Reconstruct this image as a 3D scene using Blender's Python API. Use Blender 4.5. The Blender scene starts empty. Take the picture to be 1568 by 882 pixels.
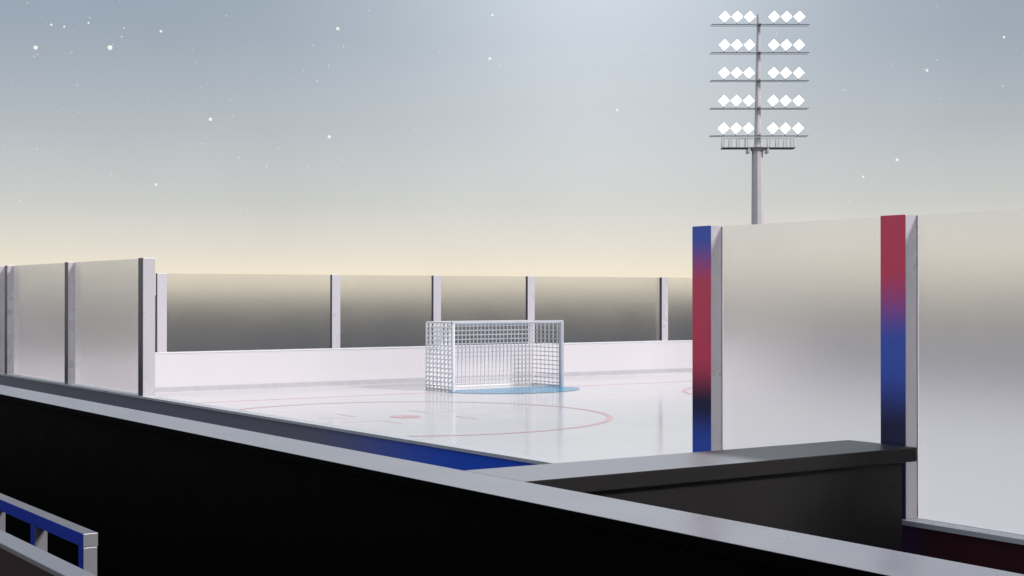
import bpy, math, random
from mathutils import Vector
random.seed(7)
S=bpy.context.scene
S.view_settings.view_transform='Standard'; S.view_settings.look='None'; S.view_settings.exposure=0
TH=math.radians(34.17); F=2260.0
# ---------------- materials
def new(name):
    m=bpy.data.materials.new(name); m.use_nodes=True
    return m,m.node_tree,m.node_tree.nodes['Principled BSDF']
def mat(name,col,rough=.5,metal=0,var=.06,scale=3.,bump=0.0,bscale=60.,rvar=.1,spec=.5,emit=0,coat=0):
    m,t,b=new(name)
    tc=t.nodes.new('ShaderNodeTexCoord'); n=t.nodes.new('ShaderNodeTexNoise')
    n.inputs['Scale'].default_value=scale; n.inputs['Detail'].default_value=6
    t.links.new(tc.outputs['Object'],n.inputs['Vector'])
    mr=t.nodes.new('ShaderNodeMapRange'); mr.inputs[3].default_value=1-var*2; mr.inputs[4].default_value=1+var*2
    t.links.new(n.outputs['Fac'],mr.inputs[0])
    mx=t.nodes.new('ShaderNodeVectorMath'); mx.operation='SCALE'; mx.inputs[0].default_value=col
    t.links.new(mr.outputs[0],mx.inputs['Scale']); t.links.new(mx.outputs[0],b.inputs['Base Color'])
    r2=t.nodes.new('ShaderNodeMapRange'); r2.inputs[3].default_value=max(0,rough-rvar); r2.inputs[4].default_value=rough+rvar
    t.links.new(n.outputs['Fac'],r2.inputs[0]); t.links.new(r2.outputs[0],b.inputs['Roughness'])
    b.inputs['Metallic'].default_value=metal; b.inputs['Specular IOR Level'].default_value=spec
    b.inputs['Coat Weight'].default_value=coat
    if emit:
        b.inputs['Emission Color'].default_value=(*col,1); b.inputs['Emission Strength'].default_value=emit
    if bump:
        n2=t.nodes.new('ShaderNodeTexNoise'); n2.inputs['Scale'].default_value=bscale; n2.inputs['Detail'].default_value=4
        t.links.new(tc.outputs['Object'],n2.inputs['Vector'])
        bp=t.nodes.new('ShaderNodeBump'); bp.inputs['Strength'].default_value=bump; bp.inputs['Distance'].default_value=.01
        t.links.new(n2.outputs['Fac'],bp.inputs['Height']); t.links.new(bp.outputs[0],b.inputs['Normal'])
    return m
def ramp_mat(name,axis,lo,hi,stops,rough=.35,metal=0,emit=0):
    m,t,b=new(name)
    g=t.nodes.new('ShaderNodeNewGeometry'); s=t.nodes.new('ShaderNodeSeparateXYZ'); t.links.new(g.outputs['Position'],s.inputs[0])
    mr=t.nodes.new('ShaderNodeMapRange'); mr.inputs[1].default_value=lo; mr.inputs[2].default_value=hi
    t.links.new(s.outputs[axis],mr.inputs[0])
    cr=t.nodes.new('ShaderNodeValToRGB'); cr.color_ramp.interpolation='EASE'
    e=cr.color_ramp.elements
    while len(e)<len(stops): e.new(.5)
    for i,(p,c) in enumerate(stops): e[i].position=(p-lo)/(hi-lo); e[i].color=(*c,1)
    t.links.new(mr.outputs[0],cr.inputs[0]); t.links.new(cr.outputs[0],b.inputs['Base Color'])
    b.inputs['Roughness'].default_value=rough; b.inputs['Metallic'].default_value=metal
    if emit:
        t.links.new(cr.outputs[0],b.inputs['Emission Color']); b.inputs['Emission Strength'].default_value=emit
    return m
M={}
M['ground']=mat('asphalt_ground',(.058,.062,.070),.9,var=.15,scale=.3,bump=.3,spec=.2)
M['board']=mat('white_board_plastic',(.69,.66,.69),.22,var=.02,scale=.3)
M['cap']=mat('board_cap_grey',(.80,.80,.83),.3)
M['bshade']=mat('board_base_shade',(.50,.49,.52),.4)  # grey standing in for the shadow at the board base
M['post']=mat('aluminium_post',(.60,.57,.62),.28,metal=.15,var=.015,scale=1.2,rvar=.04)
M['post_shade']=mat('post_shaded_side',(.13,.12,.16),.35,metal=.2)  # darkened post metal: shade painted on the sides turned from the sun
M['rim']=mat('painted_grey_ledge',(.38,.38,.42),.30,var=.04,scale=1.2,bump=.06,rvar=.14)
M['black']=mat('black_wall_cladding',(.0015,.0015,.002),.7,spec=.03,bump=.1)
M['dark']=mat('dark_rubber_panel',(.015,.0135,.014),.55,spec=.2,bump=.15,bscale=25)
M['ltop']=ramp_mat('partition_ledge_reflection',0,4.5,8.5,[(4.5,(.38,.38,.42)),(6.55,(.36,.36,.39)),(6.85,(.026,.026,.028)),(8.5,(.022,.022,.024))],.34)  # sky reflection painted light on the left, dark reflection on the right
M['maroon']=mat('maroon_panel',(.05,.015,.018),.55,spec=.3)
M['blue']=mat('blue_painted_steel',(.025,.11,.90),.3)
M['steel']=mat('grey_steel',(.30,.30,.33),.35,metal=.2)
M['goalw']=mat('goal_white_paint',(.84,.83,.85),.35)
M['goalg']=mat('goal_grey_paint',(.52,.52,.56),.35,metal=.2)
M['net']=mat('net_cord',(.88,.87,.89),.8)
M['netb']=mat('net_cord_back',(.64,.63,.66),.8)
M['mast']=mat('galvanised_mast',(.74,.70,.73),.32,metal=.15,scale=1.5)
M['mastd']=mat('galvanised_crossarm',(.20,.19,.21),.5,metal=.3)
M['lamp']=mat('lamp_lit',(1,1,1),.5,var=0,emit=2.2)
M['red']=mat('ice_red_line',(.88,.48,.46),.18,var=.12,scale=1)
M['redf']=mat('ice_red_line_faint',(.84,.72,.73),.18,var=.05,scale=2)
M['redc']=mat('ice_red_dot',(.88,.48,.47),.18,var=.1,scale=3)
M['crease']=mat('ice_blue_crease',(.04,.37,.64),.2,var=.1,scale=2,spec=.35)
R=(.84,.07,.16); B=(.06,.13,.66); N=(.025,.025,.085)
M['p1']=ramp_mat('post_reflection_a',2,1.1,3.4,[(1.1,B),(1.45,B),(1.82,N),(2.22,R),(2.80,R),(3.25,B),(3.33,B)],.28,emit=.10)  # red and blue reflections painted as a gradient, slight glow added
M['p2']=ramp_mat('post_reflection_b',2,1.1,3.4,[(1.1,N),(1.75,N),(2.25,B),(2.38,B),(2.96,R),(3.33,R)],.28,emit=.10)  # second painted reflection gradient, also with a little added glow
G=(.27,.255,.33)
M['face']=ramp_mat('board_paint_and_reflection',1,-22,40,[(-22,(.06,.02,.025)),(7.0,(.06,.02,.025)),(8.5,(.02,.12,.92)),(13.0,(.03,.14,.95)),(17.2,G),(40,(.20,.195,.25))],.3,emit=.04)  # blue stretch is a painted reflection between maroon and grey, faint glow added
# ice
m,t,b=new('ice'); M['ice']=m
tc=t.nodes.new('ShaderNodeTexCoord')
n=t.nodes.new('ShaderNodeTexNoise'); n.inputs['Scale'].default_value=.35; n.inputs['Detail'].default_value=8
t.links.new(tc.outputs['Object'],n.inputs['Vector'])
cr=t.nodes.new('ShaderNodeValToRGB'); cr.color_ramp.elements[0].position=.3; cr.color_ramp.elements[1].position=.7
cr.color_ramp.elements[0].color=(.85,.835,.845,1); cr.color_ramp.elements[1].color=(.89,.87,.88,1)
t.links.new(n.outputs['Fac'],cr.inputs[0]); t.links.new(cr.outputs[0],b.inputs['Base Color'])
rr=t.nodes.new('ShaderNodeMapRange'); rr.inputs[3].default_value=.09; rr.inputs[4].default_value=.17
t.links.new(n.outputs['Fac'],rr.inputs[0]); t.links.new(rr.outputs[0],b.inputs['Roughness'])
b.inputs['IOR'].default_value=1.34
n2=t.nodes.new('ShaderNodeTexNoise'); n2.inputs['Scale'].default_value=6; n2.inputs['Detail'].default_value=6
t.links.new(tc.outputs['Object'],n2.inputs['Vector'])
bp=t.nodes.new('ShaderNodeBump'); bp.inputs['Strength'].default_value=.03; bp.inputs['Distance'].default_value=.01
t.links.new(n2.outputs['Fac'],bp.inputs['Height']); t.links.new(bp.outputs[0],b.inputs['Normal'])
# frosted glass
def glassmat(name,col,rough):
    m,t,b=new(name)
    b.inputs['Base Color'].default_value=(*col,1); b.inputs['Transmission Weight'].default_value=1
    b.inputs['IOR'].default_value=1.42
    tc=t.nodes.new('ShaderNodeTexCoord'); n=t.nodes.new('ShaderNodeTexNoise'); n.inputs['Scale'].default_value=.8
    t.links.new(tc.outputs['Object'],n.inputs['Vector'])
    r=t.nodes.new('ShaderNodeMapRange'); r.inputs[3].default_value=rough-.02; r.inputs[4].default_value=rough+.02
    t.links.new(n.outputs['Fac'],r.inputs[0]); t.links.new(r.outputs[0],b.inputs['Roughness'])
    return m
M['glass']=glassmat('frosted_safety_glass',(1,.995,1),.19)
M['glassf']=glassmat('tinted_safety_glass',(.98,.975,.97),.145)
# ---------------- mesh builder
class MB:
    def __init__(s): s.v=[];s.f=[];s.mi=[];s.ms=[]
    def m(s,k):
        if k not in s.ms: s.ms.append(k)
        return s.ms.index(k)
    def box(s,x0,x1,y0,y1,z0,z1,k,**o):
        i=len(s.v)
        s.v+=[(x0,y0,z0),(x1,y0,z0),(x1,y1,z0),(x0,y1,z0),(x0,y0,z1),(x1,y0,z1),(x1,y1,z1),(x0,y1,z1)]
        for nm,f in (('nz',(0,3,2,1)),('pz',(4,5,6,7)),('ny',(0,1,5,4)),('px',(1,2,6,5)),('py',(2,3,7,6)),('nx',(3,0,4,7))):
            s.f.append(tuple(i+a for a in f)); s.mi.append(s.m(o.get(nm,k)))
    def poly(s,pts,k):
        i=len(s.v); s.v+=pts; s.f.append(tuple(range(i,i+len(pts)))); s.mi.append(s.m(k))
    def quadstrip(s,A,Bp,k,closed=True):
        i=len(s.v); n=len(A); s.v+=A+Bp
        for a in range(n if closed else n-1):
            b_=(a+1)%n; s.f.append((i+a,i+b_,i+n+b_,i+n+a)); s.mi.append(s.m(k))
    def tube(s,p,q,r0,r1,k,n=12):
        p=Vector(p);q=Vector(q);d=(q-p).normalized();u=d.orthogonal().normalized();w=d.cross(u)
        A=[tuple(p+(u*math.cos(a)+w*math.sin(a))*r0) for a in [2*math.pi*j/n for j in range(n)]]
        C=[tuple(q+(u*math.cos(a)+w*math.sin(a))*r1) for a in [2*math.pi*j/n for j in range(n)]]
        s.quadstrip(A,C,k); s.poly(A[::-1],k); s.poly(C,k)
    def obj(s,name,parent=None,loc=(0,0,0),rot=0,bevel=0,smooth=False):
        me=bpy.data.meshes.new(name); me.from_pydata(s.v,[],s.f)
        for k in s.ms: me.materials.append(M[k])
        me.polygons.foreach_set('material_index',s.mi)
        if smooth: me.polygons.foreach_set('use_smooth',[True]*len(s.f))
        me.update()
        o=bpy.data.objects.new(name,me); S.collection.objects.link(o)
        o.location=loc; o.rotation_euler=(0,0,rot)
        if parent: o.parent=parent
        if bevel:
            bm=o.modifiers.new('bevel','BEVEL'); bm.width=bevel; bm.segments=2; bm.limit_method='ANGLE'
        return o
def empty(name,loc=(0,0,0),rot=0):
    e=bpy.data.objects.new(name,None); S.collection.objects.link(e); e.location=loc; e.rotation_euler=(0,0,rot); return e
# ---------------- ground
g=MB(); g.poly([(-3000,-3000,-.15),(3000,-3000,-.15),(3000,3000,-.15),(-3000,3000,-.15)],'ground'); g.obj('ground')
# ---------------- rink
RX0,RX1,RY0,RY1,RR=8.50,39.2,-21.,39.7,6.3
def loop(off,z,n=20):
    P=[]; r=RR+off
    for cx,cy,a0 in ((RX1-RR,RY1-RR,0),(RX0+RR,RY1-RR,90),(RX0+RR,RY0+RR,180),(RX1-RR,RY0+RR,270)):
        for j in range(n+1):
            a=math.radians(a0+90*j/n); P.append((cx+r*math.cos(a),cy+r*math.sin(a),z))
    return P
rink=empty('ice_rink')
ic=MB(); ic.poly(loop(.02,0),'ice'); ic.obj('ice_surface',rink)
def ring_mark(name,cx,cy,r,w,k,z=.004,n=96):
    A=[(cx+(r-w/2)*math.cos(2*math.pi*i/n),cy+(r-w/2)*math.sin(2*math.pi*i/n),z) for i in range(n)]
    C=[(cx+(r+w/2)*math.cos(2*math.pi*i/n),cy+(r+w/2)*math.sin(2*math.pi*i/n),z) for i in range(n)]
    b=MB(); b.quadstrip(C,A,k); b.poly([(cx+.36*math.cos(2*math.pi*i/32),cy+.36*math.sin(2*math.pi*i/32),z) for i in range(32)],'redc')
    k='redf'
    for sx in (-1,1):
        for sy in (-1,1):
            x=cx+sx*.95; y=cy+sy*.6
            b.box(min(x,x+sx*.9),max(x,x+sx*.9),y-.025,y+.025,z-.002,z,k); 
            b.box(x-.025,x+.025,min(y+sy*.03,y+sy*.9),max(y+sy*.03,y+sy*.9),z-.002,z,k)
    b.obj(name,rink)
ring_mark('faceoff_circle_a',16.6,28.7,4.57,.13,'red'); ring_mark('faceoff_circle_b',31.0,28.9,4.57,.13,'red')
mk=MB()
mk.box(RX0+.1,RX1-.1,35.23,35.31,.002,.004,'red')
mk.obj('goal_line',rink)
mk=MB()
GX=23.80
mk.poly([(GX+2.15*math.cos(a),35.2+1.8*math.sin(a),.008) for a in [math.pi+math.pi*i/40 for i in range(41)]],'crease')
mk.poly([(GX-1.8,35.2,.008),(GX+1.8,35.2,.008),(GX+1.8,35.8,.008),(GX-1.8,35.8,.008)],'crease')
mk.obj('goal_crease',rink)
# boards
bo=empty('rink_boards')
def ringp(name,o0,o1,z0,z1,k,kout=None):
    b=MB(); a,c,d,e=loop(o0,z0),loop(o0,z1),loop(o1,z0),loop(o1,z1)
    b.quadstrip(a,c,k); b.quadstrip(e,d,kout or k); b.quadstrip(c,e,k); b.quadstrip(d,a,k); b.obj(name,bo)
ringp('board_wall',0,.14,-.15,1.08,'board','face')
ringp('board_cap',-.025,.17,1.08,1.115,'cap')
ringp('base_shade_strip',-.012,-.001,.0,.13,'bshade')  # shadow along the foot of the boards, built as a thin strip
# glass and posts
gz0,gz1=1.115,3.323
gp=empty('glass_barrier')
def glass_y(ya,yb,x=RX0-.008,k='glass'):
    b=MB(); b.box(x-.008,x+.008,ya,yb,gz0,gz1,k); b.obj('glass_pane',gp)
def glass_x(xa,xb,y=RY1+.055,k='glassf'):
    b=MB(); b.box(xa,xb,y-.008,y+.008,gz0,gz1,k); b.obj('glass_pane',gp)
def post_y(ya,yb,k='post',x0=RX0-.135,x1=RX0+.015,nx='post_shade'):
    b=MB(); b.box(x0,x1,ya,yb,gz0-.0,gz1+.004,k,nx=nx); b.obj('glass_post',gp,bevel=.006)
def post_x(xc,w=.28,y=RY1):
    b=MB(); b.box(xc-w/2,xc+w/2,y-.02,y+.11,gz0,gz1+.004,'post',nx='post_shade'); b.obj('glass_post',gp,bevel=.006)
# near side, right group
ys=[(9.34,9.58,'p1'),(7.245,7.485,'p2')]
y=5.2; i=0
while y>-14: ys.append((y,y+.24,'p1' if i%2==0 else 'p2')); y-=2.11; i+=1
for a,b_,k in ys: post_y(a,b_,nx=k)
for j in range(len(ys)-1): glass_y(ys[j+1][1],ys[j][0])
# near side, left group
L=[22.82,26.65,30.6,31.2,33.4]
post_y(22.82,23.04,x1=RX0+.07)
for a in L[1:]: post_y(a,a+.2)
glass_y(23.04,26.65); glass_y(26.85,30.6); glass_y(30.8,31.2); glass_y(31.4,33.4)
# far end
fx=[15.1,20.55,24.1,27.7,33.4]
for a in fx: post_x(a)
for a,c in zip(fx[:-1],fx[1:]): glass_x(a+.14,c-.14)
# corners + far side
def arc_glass(cx,cy,a0,a1,k='glassf',n=12):
    b=MB(); P=[];Q=[]
    for r,L_ in ((RR+.047,P),(RR+.063,Q)):
        for j in range(n+1):
            a=math.radians(a0+(a1-a0)*j/n); L_.append((cx+r*math.cos(a),cy+r*math.sin(a)))
    lo=[(x,y,gz0) for x,y in P]; hi=[(x,y,gz1) for x,y in P]; lo2=[(x,y,gz0) for x,y in Q]; hi2=[(x,y,gz1) for x,y in Q]
    b.quadstrip(lo,hi,k,False); b.quadstrip(hi2,lo2,k,False); b.quadstrip(hi,hi2,k,False); b.quadstrip(lo2,lo,k,False)
    b.obj('glass_corner_pane',gp)
def arc_post(cx,cy,a):
    b=MB(); b.box(RR-.02,RR+.11,-.13,.13,gz0,gz1+.004,'post'); b.obj('glass_post',gp,loc=(cx,cy,0),rot=math.radians(a),bevel=.006)
for cx,cy,a0 in ((RX1-RR,RY1-RR,0),(RX0+RR,RY1-RR,90)):
    for s in (0,1,2):
        arc_glass(cx,cy,a0+30*s+1.3,a0+30*s+28.7)
        if s: arc_post(cx,cy,a0+30*s)
yy=RY1-RR
while yy>-14:
    b=MB(); b.box(RX1-.02,RX1+.11,yy-.13,yy+.13,gz0,gz1+.004,'post'); b.obj('glass_post',gp)
    b=MB(); b.box(RX1+.047,RX1+.063,yy-3.87,yy-.13,gz0,gz1,'glassf'); b.obj('glass_pane',gp); yy-=4
# ---------------- front wall + branch
HR=1.67
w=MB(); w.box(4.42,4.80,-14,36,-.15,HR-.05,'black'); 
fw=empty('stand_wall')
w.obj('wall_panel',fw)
w=MB(); w.box(4.38,4.83,-14,36,HR-.05,HR,'rim',nx='black'); w.obj('wall_ledge',fw,bevel=.006)
bw=empty('bench_partition')
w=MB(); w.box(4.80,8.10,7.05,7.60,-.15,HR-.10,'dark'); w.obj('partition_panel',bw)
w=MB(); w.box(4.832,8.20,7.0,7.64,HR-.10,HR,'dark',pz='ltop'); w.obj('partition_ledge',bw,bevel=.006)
# ---------------- railing lower-left
ra=empty('steel_railing')
w=MB()
w.box(3.46,3.57,10.66,24,.90,1.0,'steel',nx='blue',nz='blue'); w.obj('top_rail',ra,bevel=.004)
w=MB()
y=10.66
while y<23.5:
    w.box(3.462,3.565,y+.002,y+.12,-.15,.898,'steel',nx='blue'); y+=1.21
w.obj('rail_posts',ra,bevel=.004)
lw=empty('low_stand_wall')
w=MB(); w.box(2.30,2.40,2,24,-.15,1.32,'maroon'); w.obj('wall_panel',lw)
w=MB(); w.box(2.285,2.415,2,24,1.32,1.35,'steel'); w.obj('wall_cap',lw,bevel=.004)
# ---------------- goal
go=empty('hockey_goal',(21.9,35.2,0))
W,D,Hh=3.75,1.45,1.93
b=MB(); r=.05
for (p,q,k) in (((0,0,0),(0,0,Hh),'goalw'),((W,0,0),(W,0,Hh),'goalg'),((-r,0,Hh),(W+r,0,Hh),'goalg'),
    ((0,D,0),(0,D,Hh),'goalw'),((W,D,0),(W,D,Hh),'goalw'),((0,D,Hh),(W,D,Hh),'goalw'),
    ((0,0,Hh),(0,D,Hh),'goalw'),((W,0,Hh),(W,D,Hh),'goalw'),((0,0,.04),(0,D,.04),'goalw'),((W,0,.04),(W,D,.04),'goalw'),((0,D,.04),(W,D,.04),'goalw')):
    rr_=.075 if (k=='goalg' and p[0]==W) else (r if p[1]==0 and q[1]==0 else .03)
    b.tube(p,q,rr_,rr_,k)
b.obj('goal_frame',go,smooth=False)
b=MB(); e=.014
nx_,nz_,ny_=28,15,7
for i in range(1,nx_):
    x=W*i/nx_; b.box(x-e*.9,x+e*.9,D-e,D+e,0,Hh,'netb'); b.box(x-e,x+e,0,D,Hh-e,Hh+e,'net')
for j in range(1,nz_):
    z=Hh*j/nz_; b.box(0,W,D-e*1.1,D+e*1.1,z-e*1.2,z+e*1.2,'netb')
    b.box(-e*1.2,e*1.2,0,D,z-e*1.3,z+e*1.3,'net'); b.box(W-e*.7,W+e*.7,0,D,z-e*.7,z+e*.7,'netb')
for i in range(1,ny_):
    y=D*i/ny_; b.box(0,W,y-e,y+e,Hh-e*.9,Hh+e*.9,'net')
    b.box(-e*1.8,e*1.8,y-e*1.8,y+e*1.8,0,Hh,'net'); b.box(W-e*.7,W+e*.7,y-e*.7,y+e*.7,0,Hh,'netb')
b.obj('goal_net',go)
# ---------------- floodlight tower
ZD=90.; px=lambda d:d*ZD/F
r_=px(1160-784); X=ZD*math.sin(TH)+r_*math.cos(TH); Y=ZD*math.cos(TH)-r_*math.sin(TH)
tw=empty('floodlight_tower',(X,Y,0),-TH)
hz=lambda y:2.75+(450-y)*ZD/F
b=MB(); b.tube((0,0,-.15),(0,0,hz(232)),px(11),px(9),'mast',10); b.tube((0,0,hz(232)),(0,0,hz(226)),px(9),px(14),'mast',10); b.tube((0,0,hz(226)),(px(2),0,hz(22)),px(5.5),px(2.6),'mast',10); b.obj('mast',tw)
b=MB(); la=MB()
for i,yb in enumerate((39,82,124.5,167,209)):
    dx=px(2*(1-i/4)); z=hz(yb)
    b.box(dx-px(74),dx+px(76),-.45,-.38,z-.02,z+.02,'mastd')
    b.box(dx-px(74),dx+px(76),.10,.15,z-.015,z+.015,'mastd')
    b.box(dx-.08,dx+.08,-.45,.15,z-.05,z+.05,'mastd')
    for c in (-54,-35,-16,21,40,59.5):
        x=dx+px(c); zc=z+px(11); s=px(8.6)
        la.poly([(x-s,-.6,zc),(x-s*.08,-.6,zc-s),(x+s,-.6,zc),(x+s*.08,-.6,zc+s)],'lamp')
        A=[(x-s*.85,-.59,zc),(x,-.59,zc-s*.85),(x+s*.85,-.59,zc),(x,-.59,zc+s*.85)]
        C=[(x-s*.5,-.25,zc),(x,-.25,zc-s*.5),(x+s*.5,-.25,zc),(x,-.25,zc+s*.5)]
        b.quadstrip(A,C,'mastd'); b.poly(C,'mastd')
        b.box(x-.02,x+.02,-.47,-.41,z,zc-s*.6,'mastd')
# maintenance platform
zp=hz(227); zt=hz(211)
b.box(-px(55),px(56),-.5,.5,zp-.03,zp+.02,'mastd')
for yy in (-.5,.46):
    b.box(-px(54),px(55),yy,yy+.04,zt-.02,zt+.02,'mast')
    for c in (-53,-42,-30,-17,17,30,42,53): b.box(px(c)-.03,px(c)+.03,yy,yy+.04,zp+.03,zt-.02,'mast')
b.box(-px(16),-px(13),-.5,.5,zp-.3,zp-.05,'mast'); b.box(px(13),px(16),-.5,.5,zp-.3,zp-.05,'mast')
b.obj('crossarms_and_platform',tw); la.obj('lamp_heads',tw)
# ---------------- stars
m,t,bs=new('star'); bs.inputs['Base Color'].default_value=(0,0,0,1); bs.inputs['Emission Color'].default_value=(1,.98,.95,1); bs.inputs['Emission Strength'].default_value=.9; M['star']=m
m,t,bs=new('star_faint'); bs.inputs['Base Color'].default_value=(0,0,0,1); bs.inputs['Emission Color'].default_value=(.85,.88,.90,1); bs.inputs['Emission Strength'].default_value=.8; M['starf']=m
import bmesh
tmp=bmesh.new(); bmesh.ops.create_icosphere(tmp,subdivisions=2,radius=1)
sv=[v.co.copy() for v in tmp.verts]; sf=[tuple(v.index for v in f.verts) for f in tmp.faces]; tmp.free()
sb=MB()
octv=[Vector(a) for a in ((1,0,0),(-1,0,0),(0,1,0),(0,-1,0),(0,0,1),(0,0,-1))]
octf=[(0,2,4),(2,1,4),(1,3,4),(3,0,4),(2,0,5),(1,2,5),(3,1,5),(0,3,5)]
def star(d,r,k,big):
    V,Fc=(sv,sf) if big else (octv,octf); i=len(sb.v); kk=sb.m(k)
    c=d*2500
    sb.v+=[tuple(c+v*r) for v in V]; sb.f+=[tuple(i+a for a in f) for f in Fc]; sb.mi+=[kk]*len(Fc)
fw_=Vector((math.sin(TH),math.cos(TH),0)); rt=Vector((math.cos(TH),-math.sin(TH),0)); up=Vector((0,0,1))
for x,y,s in ((168,70,3.8),(54,70,3.2),(517,41,2.6),(750,87,2.4),(322,180,2.8),(504,207,2.6),(239,280,2.2),(945,166,2),(1374,242,2.3),(1420,105,2),(1322,268,1.8),(754,20,2),(1538,54,1.8),(246,45,2),(78,35,1.7),(98,38,1.5),(135,32,1.5),(765,97,1.4),(408,253,1.3),(988,72,1.4),(1292,135,1.3),(1300,305,1.2),(30,305,1.3)):
    star((fw_+rt*((x-784)/F)+up*((450-y)/F)).normalized(),s*2500/F*.95,'star' if s>1.45 else 'starf',True)
for i in range(15000):
    z=random.random(); a=random.random()*2*math.pi; q=math.sqrt(1-z*z)
    if z<.05: continue
    star(Vector((q*math.cos(a),q*math.sin(a),z)),random.choice((.5,.6,.7,.8,.9,1.2,1.5))*2500/F,'starf',False)
sb.obj('stars')
# ---------------- world
wd=bpy.data.worlds.new('World'); S.world=wd; wd.use_nodes=True; t=wd.node_tree; bg=t.nodes['Background']
SUN_EL=math.radians(34); sunv=Vector((.42,-.9,0)).normalized()*math.cos(SUN_EL)+up*math.sin(SUN_EL)
sky=t.nodes.new('ShaderNodeTexSky'); sky.sky_type='NISHITA'; sky.sun_disc=False; sky.sun_elevation=SUN_EL; sky.sun_rotation=math.atan2(sunv.x,sunv.y)
tc=t.nodes.new('ShaderNodeTexCoord'); sp=t.nodes.new('ShaderNodeSeparateXYZ'); t.links.new(tc.outputs['Generated'],sp.inputs[0])
cr=t.nodes.new('ShaderNodeValToRGB'); e=cr.color_ramp.elements
st=[(0,(.87,.765,.585)),(.012,(.85,.76,.60)),(.03,(.72,.675,.59)),(.06,(.56,.56,.545)),(.11,(.43,.46,.485)),(.17,(.315,.365,.425)),(.24,(.265,.33,.39)),(.6,(.34,.37,.42)),(1,(.44,.46,.50))]
while len(e)<len(st): e.new(.5)
for i,(p,c) in enumerate(st): e[i].position=p; e[i].color=(*c,1)
t.links.new(sp.outputs[2],cr.inputs[0])
# soft glow high in the sky
gd=(fw_+rt*((930-784)/F)+up*(560/F)).normalized()
dp=t.nodes.new('ShaderNodeVectorMath'); dp.operation='DOT_PRODUCT'; dp.inputs[1].default_value=gd
t.links.new(tc.outputs['Generated'],dp.inputs[0])
def mth(op,a,b=None):
    n=t.nodes.new('ShaderNodeMath'); n.operation=op
    for i,v in enumerate((a,b)):
        if v is None: continue
        if isinstance(v,(int,float)): n.inputs[i].default_value=v
        else: t.links.new(v,n.inputs[i])
    return n.outputs[0]
x=mth('SUBTRACT',1.0,dp.outputs['Value']); gl=mth('EXPONENT',mth('MULTIPLY',x,-95.0)); gl=mth('MULTIPLY',gl,.34)
nz=t.nodes.new('ShaderNodeTexNoise'); nz.inputs['Scale'].default_value=14; nz.inputs['Detail'].default_value=5; t.links.new(tc.outputs['Generated'],nz.inputs['Vector'])
nv=t.nodes.new('ShaderNodeMapRange'); nv.inputs[3].default_value=.95; nv.inputs[4].default_value=1.05; t.links.new(nz.outputs['Fac'],nv.inputs[0])
v1=t.nodes.new('ShaderNodeVectorMath'); v1.operation='SCALE'; t.links.new(cr.outputs[0],v1.inputs[0]); t.links.new(nv.outputs[0],v1.inputs['Scale'])
v2=t.nodes.new('ShaderNodeVectorMath'); v2.operation='SCALE'; v2.inputs[0].default_value=(1,1,.97); t.links.new(gl,v2.inputs['Scale'])
v3=t.nodes.new('ShaderNodeVectorMath'); v3.operation='ADD'; t.links.new(v1.outputs[0],v3.inputs[0]); t.links.new(v2.outputs[0],v3.inputs[1])
v4=t.nodes.new('ShaderNodeVectorMath'); v4.operation='SCALE'; v4.inputs['Scale'].default_value=.008; t.links.new(sky.outputs[0],v4.inputs[0])
v5=t.nodes.new('ShaderNodeVectorMath'); v5.operation='ADD'; t.links.new(v3.outputs[0],v5.inputs[0]); t.links.new(v4.outputs[0],v5.inputs[1])
t.links.new(v5.outputs[0],bg.inputs['Color']); bg.inputs['Strength'].default_value=1.0
# sun
l=bpy.data.lights.new('sun','SUN'); l.energy=2.75; l.angle=math.radians(12); l.color=(1,.95,.93)
so=bpy.data.objects.new('sun',l); S.collection.objects.link(so); so.rotation_euler=sunv.to_track_quat('Z','Y').to_euler()
# camera
c=bpy.data.cameras.new('camera'); co=bpy.data.objects.new('camera',c); S.collection.objects.link(co)
c.sensor_width=36; c.lens=36*F/1568; c.clip_end=8000; c.clip_start=.05
co.location=(0,0,2.75); co.rotation_euler=(math.radians(90+.228),0,-TH); S.camera=co
